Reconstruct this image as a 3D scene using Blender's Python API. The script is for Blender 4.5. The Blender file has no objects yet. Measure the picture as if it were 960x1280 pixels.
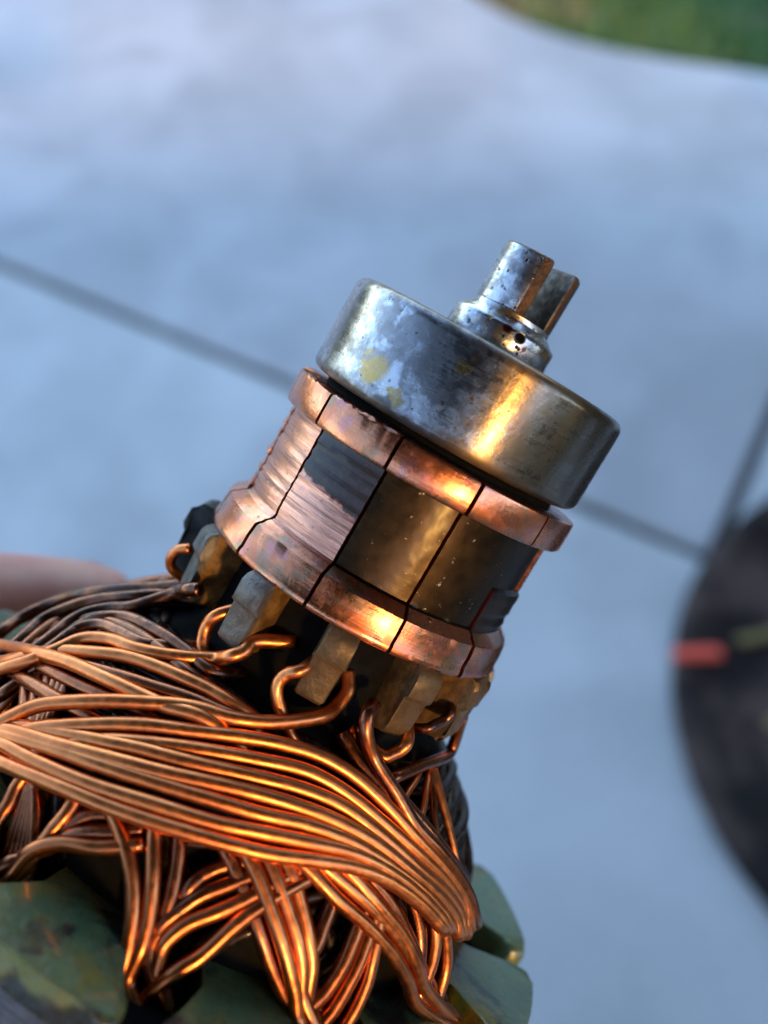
import bpy, bmesh, math, random
from mathutils import Vector, Matrix
random.seed(7)
R = math.radians
scene = bpy.context.scene
col = scene.collection

# ------------------------------------------------------------------ camera
cam = bpy.data.cameras.new('camera')
cam_o = bpy.data.objects.new('camera', cam); col.objects.link(cam_o)
cam_o.location = (0, 0, 1.15); cam_o.rotation_euler = (R(35), 0, 0)
cam.sensor_fit = 'VERTICAL'; cam.sensor_height = 36.0; cam.lens = 35.156
cam.clip_start = 0.005; cam.clip_end = 400
cam.dof.use_dof = True; cam.dof.focus_distance = 0.1055; cam.dof.aperture_fstop = 12.8
scene.camera = cam_o
# ------------------------------------------------------------------ sky and low sun
SUN = Vector((0.3053, -0.8468, 0.4356)).normalized()
world = bpy.data.worlds.new('World'); scene.world = world; world.use_nodes = True
wn = world.node_tree.nodes; bg = wn['Background']
sky = wn.new('ShaderNodeTexSky'); sky.sky_type = 'NISHITA'; sky.sun_disc = False
sky.sun_elevation = math.asin(SUN.z); sky.sun_rotation = math.atan2(SUN.x, SUN.y)
sky.air_density = 1.0; sky.dust_density = 0.6; sky.ozone_density = 2.2
world.node_tree.links.new(sky.outputs[0], bg.inputs[0]); bg.inputs[1].default_value = 0.15
sun = bpy.data.lights.new('sun', 'SUN'); sun.energy = 0.52; sun.angle = R(4.0); sun.color = (1.0, 0.52, 0.10)
sun_o = bpy.data.objects.new('sun', sun); col.objects.link(sun_o)
sun_o.rotation_euler = SUN.to_track_quat('Z', 'Y').to_euler(); sun_o.location = (1, -2, 3)
vs = scene.view_settings
vs.view_transform = 'Standard'; vs.look = 'None'; vs.gamma = 1; vs.use_curve_mapping = False; vs.exposure = 2.3

# ------------------------------------------------------------------ material helpers
class Mat:
    def __init__(s, name, scale=1000.0):
        s.m = bpy.data.materials.new(name); s.m.use_nodes = True
        s.nt = s.m.node_tree; s.b = s.nt.nodes['Principled BSDF']
        tc = s.nt.nodes.new('ShaderNodeTexCoord'); s.obj = tc.outputs['Object']
        s.scale = scale; s.v = s.map((scale,)*3)
    def n(s, t): return s.nt.nodes.new(t)
    def l(s, a, b): s.nt.links.new(a, b)
    def map(s, sc, loc=(0, 0, 0)):
        mp = s.n('ShaderNodeMapping'); mp.inputs['Scale'].default_value = sc; mp.inputs['Location'].default_value = loc
        s.l(s.obj, mp.inputs['Vector']); return mp.outputs[0]
    def noise(s, sc, detail=4, rough=.55, vec=None, dist=0, col=False):
        n = s.n('ShaderNodeTexNoise'); n.inputs['Scale'].default_value = sc; n.inputs['Detail'].default_value = detail
        n.inputs['Roughness'].default_value = rough; n.inputs['Distortion'].default_value = dist
        s.l(vec or s.v, n.inputs['Vector']); return n.outputs[1 if col else 0]
    def voro(s, sc, vec=None):
        n = s.n('ShaderNodeTexVoronoi'); n.inputs['Scale'].default_value = sc; s.l(vec or s.v, n.inputs['Vector']); return n.outputs[0]
    def ramp(s, fac, a, b, lo=0.0, hi=1.0):
        n = s.n('ShaderNodeMapRange'); n.inputs[1].default_value = a; n.inputs[2].default_value = b
        n.inputs[3].default_value = lo; n.inputs[4].default_value = hi; n.interpolation_type = 'SMOOTHSTEP'
        s.l(fac, n.inputs[0]); return n.outputs[0]
    def val(s, x, sock):
        if isinstance(x, (int, float)): sock.default_value = x
        elif isinstance(x, (tuple, list)): sock.default_value = (*x, 1)
        else: s.l(x, sock)
    def mix(s, fac, a, b):
        n = s.n('ShaderNodeMix'); n.data_type = 'RGBA'; s.val(fac, n.inputs[0]); s.val(a, n.inputs[6]); s.val(b, n.inputs[7]); return n.outputs[2]
    def math(s, op, a, b=0.0, c=0.0):
        n = s.n('ShaderNodeMath'); n.operation = op
        for i, x in enumerate((a, b, c)): s.val(x, n.inputs[i])
        return n.outputs[0]
    def sep(s, v=None):
        n = s.n('ShaderNodeSeparateXYZ'); s.l(v or s.v, n.inputs[0]); return n.outputs
    def rnd(s): return s.n('ShaderNodeObjectInfo').outputs['Random']
    def bump(s, h, strength, dist):
        n = s.n('ShaderNodeBump'); n.inputs['Strength'].default_value = strength; n.inputs['Distance'].default_value = dist
        s.l(h, n.inputs['Height'])
        if s.b.inputs['Normal'].is_linked: s.l(s.b.inputs['Normal'].links[0].from_socket, n.inputs['Normal'])
        s.l(n.outputs[0], s.b.inputs['Normal'])
    def dist(s, p, vec=None):
        n = s.n('ShaderNodeVectorMath'); n.operation = 'DISTANCE'; s.l(vec or s.v, n.inputs[0]); n.inputs[1].default_value = p
        return n.outputs['Value']
    def warp(s, amt, sc):
        nz = s.noise(sc, 3, col=True); a = s.n('ShaderNodeVectorMath'); a.operation = 'SUBTRACT'; s.l(nz, a.inputs[0]); a.inputs[1].default_value = (.5,)*3
        b = s.n('ShaderNodeVectorMath'); b.operation = 'SCALE'; s.l(a.outputs[0], b.inputs[0]); b.inputs['Scale'].default_value = amt
        c = s.n('ShaderNodeVectorMath'); c.operation = 'ADD'; s.l(s.v, c.inputs[0]); s.l(b.outputs[0], c.inputs[1]); return c.outputs[0]
    def out(s, col=None, rough=None, metal=None, **k):
        if col is not None: s.val(col, s.b.inputs['Base Color'])
        if rough is not None: s.val(rough, s.b.inputs['Roughness'])
        if metal is not None: s.val(metal, s.b.inputs['Metallic'])
        for key, v in k.items(): s.val(v, s.b.inputs[key.replace('_', ' ')])
        return s.m

# ------------------------------------------------------------------ mesh helpers (armature pieces are drawn in mm)
MM = 0.001
def link(name, bm, mats, parent=None, smooth=True, scale=MM, auto=None):
    me = bpy.data.meshes.new(name)
    if scale != 1: bmesh.ops.scale(bm, vec=(scale,)*3, verts=bm.verts)
    bmesh.ops.recalc_face_normals(bm, faces=bm.faces)
    bm.to_mesh(me); bm.free()
    for m in (mats if isinstance(mats, (list, tuple)) else [mats]): me.materials.append(m)
    if smooth:
        me.polygons.foreach_set('use_smooth', [True]*len(me.polygons))
        if auto: me.set_sharp_from_angle(angle=R(auto))
    o = bpy.data.objects.new(name, me); col.objects.link(o)
    if parent: o.parent = parent
    return o
def tag(o, label=None, cat=None, group=None, kind=None):
    for k, v in (('label', label), ('category', cat), ('group', group), ('kind', kind)):
        if v: o[k] = v
    return o
def cyl(th, s, r): th = R(th); return Vector((r*math.cos(th), r*math.sin(th), s))
def lathe(prof, seg=96, th0=0, th1=360, bm=None, jit=0):
    """profile list of (s, r) turned about the local Z axis"""
    bm = bm or bmesh.new(); full = abs(th1-th0) >= 360; n = seg if full else seg+1
    rings = []
    for i in range(n):
        th = th0+(th1-th0)*i/seg
        rings.append([bm.verts.new(cyl(th, s, max(r, .001)+random.uniform(-jit, jit))) for s, r in prof])
    for i in range(seg):
        a, b = rings[i], rings[(i+1) % n]
        for j in range(len(prof)-1): bm.faces.new((a[j], a[j+1], b[j+1], b[j]))
    return bm, rings
def prism(pts, s0, s1, bm=None):
    bm = bm or bmesh.new()
    lo = [bm.verts.new((x, y, s0)) for x, y in pts]; hi = [bm.verts.new((x, y, s1)) for x, y in pts]
    n = len(pts); f = [bm.faces.new(lo[::-1]), bm.faces.new(hi)]
    for i in range(n): bm.faces.new((lo[i], lo[(i+1) % n], hi[(i+1) % n], hi[i]))
    return bm, lo, hi
def bevel(bm, w, seg=2, ang=30):
    bm.normal_update()
    es = [e for e in bm.edges if len(e.link_faces) == 2 and e.calc_face_angle(0) > R(ang)]
    bmesh.ops.bevel(bm, geom=es, offset=w, segments=seg, affect='EDGES', profile=.5, clamp_overlap=True)
    return bm
def spline(P, n=7):
    P = [Vector(p) for p in P]; out = []
    Q = [P[0]*2-P[1]]+P+[P[-1]*2-P[-2]]
    for i in range(1, len(Q)-2):
        p0, p1, p2, p3 = Q[i-1:i+3]
        d = [max((b-a).length, 1e-6)**.5 for a, b in ((p0, p1), (p1, p2), (p2, p3))]
        t0 = 0; t1 = d[0]; t2 = t1+d[1]; t3 = t2+d[2]
        for k in range(n):
            t = t1+(t2-t1)*k/n
            a1 = p0*((t1-t)/(t1-t0))+p1*((t-t0)/(t1-t0)); a2 = p1*((t2-t)/(t2-t1))+p2*((t-t1)/(t2-t1)); a3 = p2*((t3-t)/(t3-t2))+p3*((t-t2)/(t3-t2))
            b1 = a1*((t2-t)/(t2-t0))+a2*((t-t0)/(t2-t0)); b2 = a2*((t3-t)/(t3-t1))+a3*((t-t1)/(t3-t1))
            out.append(b1*((t2-t)/(t2-t1))+b2*((t-t1)/(t2-t1)))
    out.append(P[-1]); return out
def tube(P, rad, sides=10, bm=None, wob=.0):
    bm = bm or bmesh.new(); N = len(P); rings = []
    T = (P[1]-P[0]).normalized(); U = T.orthogonal().normalized()
    for i, p in enumerate(P):
        T2 = (P[min(i+1, N-1)]-P[max(i-1, 0)]).normalized()
        U = (U-T2*U.dot(T2)).normalized(); V = T2.cross(U); r = rad*(1+random.uniform(-wob, wob))
        rings.append([bm.verts.new(p+(U*math.cos(2*math.pi*k/sides)+V*math.sin(2*math.pi*k/sides))*r) for k in range(sides)])
    for a, b in zip(rings, rings[1:]):
        for k in range(sides): bm.faces.new((a[k], a[(k+1) % sides], b[(k+1) % sides], b[k]))
    bm.faces.new(rings[0][::-1]); bm.faces.new(rings[-1]); return bm

# winding strands on the end turn: (kind, radius mm, [(angle deg, axial mm, radius mm), ...])
WIRES = [
 ('m',0.8,[(-86.0,-66.0,33.0),(-86.0,-61.0,33.4),(-86.0,-58.0,34.0),(-68.0,-57.0,35.6),(-48.2,-55.76,35.5),(-45.1,-51.63,33.83),(-42.9,-48.82,32.23),(-36.9,-45.69,29.92),(-28.7,-42.81,27.22),(-19.0,-40.56,24.66),(-9.7,-39.54,23.34),(-1.1,-38.4,21.67),(7.7,-37.04,19.62),(12.9,-36.17,18.33),(15.8,-35.31,17.0),(17.5,-33.6,16.2),(15.0,-32.0,15.0)]),
 ('m',0.8,[(-86.0,-66.0,33.0),(-86.0,-61.0,33.4),(-86.0,-58.0,34.0),(-68.0,-57.0,35.6),(-47.3,-55.73,34.78),(-40.8,-50.87,32.68),(-34.9,-47.89,30.97),(-24.9,-44.14,27.98),(-15.2,-42.07,25.7),(-5.2,-40.43,23.87),(4.1,-39.5,22.62),(15.1,-39.09,22.0),(25.3,-39.46,22.55),(35.7,-40.75,24.22),(44.9,-42.64,26.36),(56.0,-45.39,28.99),(62.4,-47.83,30.95),(66.5,-50.64,32.56),(95.0,-58.5,33.5),(95.0,-63.0,33.0)]),
 ('m',0.8,[(-86.0,-66.0,32.0),(-86.0,-61.0,32.4),(-86.0,-58.0,33.0),(-68.0,-57.0,35.6),(-39.5,-54.6,34.2),(-34.2,-50.55,32.28),(-28.5,-47.21,30.23),(-22.2,-45.18,28.61),(-12.6,-43.09,26.65),(2.5,-41.12,24.42),(12.6,-40.43,23.64),(22.9,-40.71,23.98),(33.8,-41.9,25.29),(44.8,-43.69,27.33),(56.3,-46.36,29.57),(63.6,-49.38,31.66),(65.4,-51.29,32.74),(94.5,-59.0,33.0),(94.5,-64.0,32.5)]),
 ('m',0.8,[(-86.0,-66.0,33.0),(-86.0,-61.0,33.4),(-86.0,-58.0,34.0),(-68.0,-57.0,35.6),(-60.7,-58.01,35.55),(-48.6,-53.32,33.99),(-38.8,-49.98,32.17),(-27.4,-46.85,30.18),(-21.1,-45.45,29.03),(-10.5,-43.81,27.64),(3.1,-42.24,25.92),(13.9,-41.6,25.14),(23.4,-41.7,25.29),(33.7,-42.77,26.49),(44.4,-44.64,28.4),(54.2,-46.72,30.07),(60.2,-48.91,31.59),(62.4,-50.79,32.66),(94.0,-59.0,32.0),(94.0,-64.0,31.5)]),
 ('m',0.8,[(-86.0,-66.0,33.5),(-86.0,-61.0,33.9),(-86.0,-58.0,34.5),(-68.0,-57.0,35.6),(-60.0,-57.59,35.72),(-45.4,-52.58,33.94),(-33.5,-49.51,32.2),(-23.4,-47.2,30.73),(-13.5,-45.44,29.32),(-0.1,-43.55,27.67),(10.9,-42.78,26.8),(21.1,-42.65,26.66),(31.5,-43.25,27.31),(41.8,-44.81,28.81),(51.0,-46.74,30.36),(57.5,-48.83,31.85),(59.9,-50.51,32.78),(93.5,-59.5,31.5),(93.5,-64.0,31.0)]),
 ('m',0.8,[(-86.0,-66.0,33.5),(-86.0,-61.0,33.9),(-86.0,-58.0,34.5),(-68.0,-57.0,35.6),(-58.1,-57.74,35.66),(-43.9,-52.93,34.05),(-34.0,-50.19,32.53),(-24.6,-48.21,31.41),(-15.5,-46.74,30.23),(-4.7,-45.33,29.14),(6.3,-44.32,28.33),(16.0,-43.64,27.64),(26.2,-43.66,27.69),(33.8,-44.33,28.32),(44.3,-45.91,29.59),(51.1,-47.61,30.98),(57.0,-49.8,32.31),(94.0,-59.5,31.0),(94.0,-64.0,30.5)]),
 ('m',0.8,[(-86.0,-66.0,33.5),(-86.0,-61.0,33.9),(-86.0,-58.0,34.5),(-68.0,-57.0,35.6),(-56.3,-57.63,35.74),(-42.1,-53.23,34.27),(-34.3,-51.74,33.49),(-23.2,-49.73,32.32),(-11.7,-47.75,31.18),(0.1,-46.35,30.08),(7.4,-45.49,29.38),(17.0,-44.72,28.74),(27.4,-44.39,28.49),(35.8,-45.0,29.0),(44.1,-46.38,30.1),(49.7,-47.79,31.22),(55.0,-49.6,32.29),(92.0,-60.0,30.5),(92.0,-64.0,30.0)]),
 ('m',0.8,[(-86.0,-66.0,33.5),(-86.0,-61.0,33.9),(-86.0,-58.0,34.5),(-68.0,-57.0,35.6),(-52.8,-57.86,35.82),(-39.0,-54.15,34.55),(-26.8,-51.49,33.33),(-16.0,-49.74,32.32),(-5.9,-48.28,31.5),(4.3,-47.15,30.72),(11.1,-46.54,30.2),(20.1,-45.7,29.53),(28.8,-45.33,29.25),(37.0,-45.81,29.62),(44.2,-46.97,30.56),(49.9,-48.38,31.61),(53.5,-49.57,32.25),(90.0,-60.0,30.0),(90.0,-64.0,29.5)]),
 ('d',0.8,[(24.0,-32.6,19.3),(22.0,-33.5,20.6),(23.5,-35.0,21.2),(29.0,-37.2,21.5),(38.0,-39.5,23.6),(44.6,-41.64,25.62),(51.6,-43.2,27.38),(58.8,-45.32,29.35),(64.2,-47.78,31.31),(67.6,-50.23,32.73),(95.5,-58.5,34.5),(95.5,-63.0,34.0)]),
 ('d',0.8,[(20.0,-37.0,19.0),(28.2,-38.88,21.01),(39.3,-40.66,23.4),(49.0,-42.69,25.69),(59.6,-45.64,28.5),(67.4,-49.11,31.01),(95.0,-58.5,33.0),(95.0,-63.0,32.0)]),
 ('d',0.8,[(26.0,-36.0,18.0),(32.7,-39.05,20.75),(44.1,-40.85,23.14),(54.3,-43.2,25.78),(63.9,-46.18,28.44),(95.0,-58.5,33.0),(95.0,-63.0,32.0)]),
 ('m',0.8,[(-56.0,-66.0,33.0),(-56.0,-61.0,33.4),(-56.0,-58.0,34.0),(-61.3,-53.03,34.2),(-56.9,-47.88,31.28),(-55.9,-45.64,29.48),(-55.4,-43.55,27.66),(-51.0,-41.84,25.77),(-43.1,-40.55,24.32),(-34.6,-38.84,21.91),(-27.4,-37.19,19.47),(-22.1,-35.62,19.98),(-20.4,-34.7,19.19),(-20.7,-33.72,18.19),(-10.0,-32.0,15.5)]),
 ('m',0.8,[(-56.0,-66.0,33.0),(-56.0,-61.0,33.4),(-56.0,-58.0,34.0),(-73.3,-56.96,35.22),(-62.1,-49.77,32.07),(-56.5,-46.05,29.52),(-49.7,-43.54,27.38),(-43.4,-41.73,25.33),(-36.6,-40.6,24.05),(-29.1,-39.8,23.05),(-20.4,-39.18,22.11),(-11.5,-38.96,21.78),(6.0,-41.0,18.0)]),
 ('m',0.8,[(-56.0,-66.0,33.0),(-56.0,-61.0,33.4),(-56.0,-58.0,34.0),(-80.5,-55.54,38.3),(-72.1,-51.62,33.62),(-58.2,-47.29,31.03),(-49.2,-45.07,29.22),(-39.2,-43.47,27.75),(-30.8,-42.47,26.63),(-24.2,-41.8,25.92),(-14.2,-40.67,24.62),(10.0,-44.0,22.0)]),
 ('d',0.8,[(-56.0,-66.0,31.0),(-56.0,-61.0,31.4),(-56.0,-58.0,32.0),(-56.4,-47.25,29.79),(-48.8,-45.04,28.0),(-39.5,-43.1,26.16),(-31.1,-41.78,24.68),(-23.0,-40.71,23.49),(-15.7,-40.13,22.81),(-6.3,-39.69,22.18),(12.0,-43.0,20.0)]),
 ('d',0.8,[(-56.0,-66.0,32.0),(-56.0,-61.0,32.4),(-56.0,-58.0,33.0),(-82.7,-55.29,33.7),(-63.6,-49.93,31.08),(-53.5,-47.63,29.67),(-44.7,-46.15,28.49),(-36.9,-44.95,27.55),(-27.4,-43.59,26.32),(5.0,-46.0,22.0)]),
 ('d',0.8,[(-56.0,-66.0,32.0),(-56.0,-61.0,32.4),(-56.0,-58.0,33.0),(-82.1,-57.44,35.73),(-56.8,-50.18,31.4),(-49.0,-48.75,30.58),(-42.6,-47.74,29.99),(-33.1,-46.48,28.98),(0.0,-48.0,24.0)]),
 ('s',0.8,[(-115.0,-66.0,33.0),(-115.0,-61.0,33.4),(-115.0,-58.0,34.0),(-82.0,-58.31,36.34),(-82.5,-53.02,34.73),(-87.8,-51.4,33.92),(-89.8,-48.01,31.48),(-85.1,-44.03,28.02),(-81.3,-41.01,24.62),(-78.2,-38.55,21.29),(-70.0,-34.0,16.0)]),
 ('s',0.8,[(-110.0,-66.0,33.0),(-110.0,-61.0,33.4),(-110.0,-58.0,34.0),(-68.1,-54.18,33.98),(-72.0,-49.85,31.82),(-77.3,-47.84,30.67),(-78.2,-44.67,28.12),(-77.1,-42.23,25.61),(-73.1,-39.76,22.74),(-71.8,-38.12,20.27),(-64.0,-36.0,16.0)]),
 ('s',0.8,[(-105.0,-66.0,32.0),(-105.0,-61.0,32.4),(-105.0,-58.0,33.0),(-61.9,-50.24,31.85),(-64.9,-46.52,29.4),(-68.1,-45.14,28.3),(-70.1,-43.49,26.81),(-69.5,-41.83,24.94),(-66.1,-40.0,22.87),(-62.0,-35.6,19.3),(-52.0,-33.9,20.2),(-48.0,-32.9,19.6)]),
 ('s',0.8,[(-101.0,-66.0,31.0),(-101.0,-61.0,31.4),(-101.0,-58.0,32.0),(-59.5,-50.48,31.79),(-60.9,-46.36,29.06),(-63.4,-44.23,27.37),(-61.9,-42.61,25.61),(-55.0,-41.4,24.27),(-45.0,-40.15,22.85),(-40.0,-38.0,17.0)]),
 ('s',0.8,[(-109.0,-66.0,30.0),(-109.0,-61.0,30.4),(-109.0,-58.0,31.0),(-65.8,-43.33,26.63),(-61.3,-40.77,23.74),(-51.1,-39.31,21.84),(-36.6,-38.4,20.49),(-25.7,-38.29,20.33),(-20.0,-38.0,16.0)]),
 ('s',0.8,[(-111.0,-66.0,29.0),(-111.0,-61.0,29.4),(-111.0,-58.0,30.0),(-61.6,-45.68,28.43),(-65.5,-43.52,26.54),(-59.3,-41.49,24.27),(-50.1,-40.33,22.93),(-35.9,-39.6,21.98),(-27.6,-39.44,21.69),(-16.0,-40.0,16.0)]),
 ('s',0.8,[(-117.0,-66.0,31.0),(-117.0,-61.0,31.4),(-117.0,-58.0,32.0),(-62.3,-52.75,32.55),(-72.3,-49.51,30.74),(-79.8,-45.91,28.22),(-77.8,-42.19,24.65),(-66.0,-36.0,15.0)]),
 ('s',0.8,[(-97.0,-66.0,31.0),(-97.0,-61.0,31.4),(-97.0,-58.0,32.0),(-57.5,-53.16,32.44),(-57.6,-50.02,30.71),(-58.5,-46.32,28.25),(-57.2,-43.56,25.9),(-50.0,-40.0,17.0)]),
 ('l',0.8,[(-22.7,-50.35,30.97),(-15.6,-51.2,31.49),(-10.2,-52.78,32.33),(-6.3,-54.88,33.12),(-3.4,-57.58,33.99),(-1.5,-60.47,34.63),(-0.8,-63.44,34.87),(2.3499999999999996,-64.69,35.935),(5.5,-65.94,37.0),(5.5,-70.94,36.0)]),
 ('l',0.8,[(-10.7,-48.35,29.87),(-8.6,-50.34,31.0),(-4.9,-52.98,32.43),(-2.0,-56.01,33.49),(-0.5,-58.59,34.32),(0.3,-61.75,34.75),(3.4,-63.0,35.875),(6.5,-64.25,37.0),(6.5,-69.25,36.0)]),
 ('d',0.8,[(-6.1,-48.87,29.26),(-3.3,-51.06,30.48),(-1.0,-53.62,31.78),(0.4,-56.3,32.69),(1.2,-59.47,33.64),(4.35,-60.72,34.32),(7.5,-61.97,35.0),(7.5,-66.97,34.0)]),
 ('l',0.8,[(22.3,-47.09,28.93),(17.2,-49.14,30.34),(13.2,-51.41,31.6),(10.8,-53.39,32.58),(8.0,-57.01,33.82),(5.8,-58.92,34.44),(3.7,-62.55,34.82),(4.1,-63.8,35.41),(4.5,-65.05,36.0),(4.5,-70.05,35.0)]),
 ('l',0.8,[(19.0,-47.33,28.8),(14.2,-49.36,30.1),(10.7,-51.31,31.22),(7.5,-53.0,32.14),(3.8,-55.14,32.91),(2.2,-57.44,33.63),(2.85,-58.97,33.815),(3.5,-60.5,34.0),(3.5,-65.5,33.0)]),
 ('d',0.8,[(15.8,-47.62,28.68),(10.8,-49.29,29.67),(6.9,-51.08,30.69),(4.0,-52.48,31.49),(2.3,-53.96,32.08),(0.3,-56.67,33.0),(1.4000000000000001,-58.585,32.75),(2.5,-60.5,32.5),(2.5,-65.5,31.5)]),
 ('d',0.8,[(12.5,-47.74,28.25),(7.3,-49.26,29.15),(4.1,-50.42,29.8),(2.1,-51.66,30.51),(1.3,-52.81,31.18),(1.4,-56.655,31.09),(1.5,-60.5,31.0),(1.5,-65.5,30.0)]),
 ('d',0.8,[(-13.6,-49.55,29.52),(-18.3,-51.67,30.71),(-20.7,-52.67,31.29),(-22.1,-53.91,31.76),(-24.2,-56.79,32.72),(-25.35,-58.644999999999996,33.36),(-26.5,-60.5,34.0),(-26.5,-65.5,33.0)]),
 ('d',0.8,[(-11.1,-50.6,30.53),(-15.4,-52.39,31.55),(-18.2,-53.41,31.99),(-20.3,-54.47,32.38),(-23.6,-57.76,33.45),(-25.05,-59.129999999999995,34.225),(-26.5,-60.5,35.0),(-26.5,-65.5,34.0)]),
 ('l',0.8,[(-9.3,-51.32,31.53),(-15.2,-53.67,32.67),(-21.4,-55.72,33.39),(-24.3,-57.83,34.1),(-24.9,-60.29,34.59),(-25.5,-62.6,34.82),(-26.0,-63.849999999999994,35.91),(-26.5,-65.1,37.0),(-26.5,-70.1,36.0)]),
 ('l',0.8,[(-24.8,-51.63,31.32),(-23.9,-53.55,32.27),(-24.0,-55.19,32.8),(-23.9,-57.4,33.53),(-24.5,-60.86,34.25),(-26.0,-62.11,35.125),(-27.5,-63.36,36.0),(-27.5,-68.36,35.0)]),
 ('l',0.8,[(-35.4,-53.23,32.37),(-35.2,-55.33,33.04),(-34.0,-56.92,33.57),(-33.3,-58.93,34.26),(-30.9,-60.18,35.129999999999995),(-28.5,-61.43,36.0),(-28.5,-66.43,35.0)]),
 ('l',0.8,[(5.1,-47.19,29.43),(9.4,-48.35,30.28),(14.4,-50.43,31.45),(18.8,-52.66,32.67),(22.5,-54.99,33.55),(25.2,-56.97,34.18),(27.1,-58.89,34.83),(29.3,-60.14,35.915),(31.5,-61.39,37.0),(31.5,-66.39,36.0)]),
 ('l',0.8,[(10.3,-47.19,29.15),(13.9,-48.44,30.02),(18.4,-50.55,31.19),(21.8,-52.41,32.25),(24.6,-54.58,33.13),(26.6,-57.01,33.92),(29.55,-58.754999999999995,34.96),(32.5,-60.5,36.0),(32.5,-65.5,35.0)]),
 ('l',0.8,[(13.0,-46.88,28.59),(16.3,-47.78,29.29),(20.4,-49.85,30.48),(24.1,-52.31,31.89),(26.4,-54.26,32.71),(28.4,-57.74,33.84),(30.95,-59.120000000000005,34.42),(33.5,-60.5,35.0),(33.5,-65.5,34.0)]),
 ('d',0.8,[(2.2,-48.24,29.12),(5.9,-49.34,29.7),(10.8,-51.1,30.68),(15.4,-53.25,31.88),(20.1,-55.81,32.69),(24.8,-58.155,33.345),(29.5,-60.5,34.0),(29.5,-65.5,33.0)]),
 ('l',0.8,[(14.7,-46.27,28.9),(20.0,-47.02,29.51),(26.5,-48.35,30.48),(35.0,-50.07,31.45),(42.4,-52.28,32.66),(47.9,-54.76,33.67),(52.0,-57.21,34.49),(57.75,-58.855000000000004,35.745000000000005),(63.5,-60.5,37.0),(63.5,-65.5,36.0)]),
 ('l',0.8,[(18.3,-45.83,28.43),(24.6,-46.71,29.14),(31.0,-47.74,29.99),(39.2,-49.67,31.13),(46.2,-52.08,32.47),(52.1,-55.12,33.7),(55.2,-57.27,34.42),(59.85,-58.885000000000005,35.46),(64.5,-60.5,36.5),(64.5,-65.5,35.5)]),
 ('l',0.8,[(22.5,-45.17,28.21),(29.3,-46.46,29.25),(36.2,-48.18,30.57),(43.2,-50.36,31.79),(48.4,-52.89,33.21),(52.4,-55.31,34.04),(58.95,-57.905,35.620000000000005),(65.5,-60.5,37.2),(65.5,-65.5,36.2)]),
 ('d',0.8,[(26.5,-45.18,27.4),(34.6,-46.73,28.67),(41.3,-48.74,30.08),(47.3,-51.51,31.65),(51.2,-53.6,32.7),(58.85,-57.05,33.85),(66.5,-60.5,35.0),(66.5,-65.5,34.0)]),
 ('l',0.8,[(34.2,-47.83,29.53),(33.6,-49.64,30.57),(32.9,-51.72,31.78),(32.1,-53.93,32.81),(30.7,-56.39,33.61),(28.7,-58.36,34.29),(31.6,-59.61,35.144999999999996),(34.5,-60.86,36.0),(34.5,-65.86,35.0)]),
 ('l',0.8,[(36.3,-48.77,30.3),(35.6,-51.76,31.99),(34.9,-53.99,33.0),(34.0,-56.03,33.71),(33.1,-57.75,34.28),(32.1,-59.17,34.7),(33.8,-60.42,35.85),(35.5,-61.67,37.0),(35.5,-66.67,36.0)]),
 ('l',0.8,[(37.4,-49.26,30.68),(37.7,-51.92,32.18),(38.1,-54.82,33.37),(37.4,-57.54,34.29),(36.7,-59.1,34.78),(36.6,-60.35,35.89),(36.5,-61.6,37.0),(36.5,-66.6,36.0)]),
 ('d',0.8,[(27.3,-48.56,29.59),(26.5,-50.71,30.79),(26.2,-52.79,31.96),(25.4,-54.85,32.71),(29.95,-57.675,33.355000000000004),(34.5,-60.5,34.0),(34.5,-65.5,33.0)]),
 ('l',0.8,[(51.5,-47.48,29.56),(54.4,-50.41,31.33),(54.9,-52.67,32.59),(54.2,-55.1,33.49),(53.4,-56.85,34.06),(59.95,-58.675,35.03),(66.5,-60.5,36.0),(66.5,-65.5,35.0)]),
 ('l',0.8,[(54.1,-47.42,29.81),(57.7,-51.12,32.03),(60.1,-54.48,33.59),(59.6,-57.42,34.57),(58.3,-59.11,35.11),(62.9,-60.36,36.055),(67.5,-61.61,37.0),(67.5,-66.61,36.0)]),
 ('d',0.8,[(46.2,-47.6,29.25),(50.1,-50.73,31.12),(51.4,-53.35,32.49),(52.2,-55.93,33.38),(58.85,-58.215,33.94),(65.5,-60.5,34.5),(65.5,-65.5,33.5)]),
 ('m',0.42,[(61.8,-38.47,19.8),(55.9,-39.76,21.71),(51.5,-41.47,23.72),(47.5,-42.7,25.12)]),
 ('m',0.42,[(60.0,-38.22,20.03),(60.4,-39.6,22.1),(60.9,-41.38,24.25),(61.5,-43.22,26.3),(62.2,-44.62,27.68),(63.4,-46.19,28.94)]),
 ('d',0.42,[(60.2,-38.41,20.11),(57.3,-40.08,22.58),(55.5,-42.09,24.84),(56.1,-43.61,26.55)]),
 ('m',0.42,[(54.2,-38.69,20.23),(50.1,-39.38,21.22),(46.1,-40.0,22.17),(42.6,-41.01,23.32)]),
 ('m',0.36,[(63.9,-38.5,20.21),(62.3,-39.95,22.42),(62.9,-42.33,25.11),(63.1,-44.49,27.36)]),
 ('d',0.7,[(40.0,-41.0,21.0),(39.2,-38.96,21.69),(45.0,-38.44,20.93),(54.1,-37.92,20.16),(66.1,-37.73,19.86),(81.1,-37.77,19.94),(78.0,-33.0,19.0)]),
 ('m',0.72,[(2.0,-31.5,16.0),(-1.6,-32.84,19.59),(-4.4,-33.85,19.59),(-5.5,-35.08,19.59),(-4.5,-36.24,19.58),(-0.8,-37.64,19.6),(3.1,-38.85,19.59),(6.9,-39.82,19.59),(4.0,-39.5,17.0)]),
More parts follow.
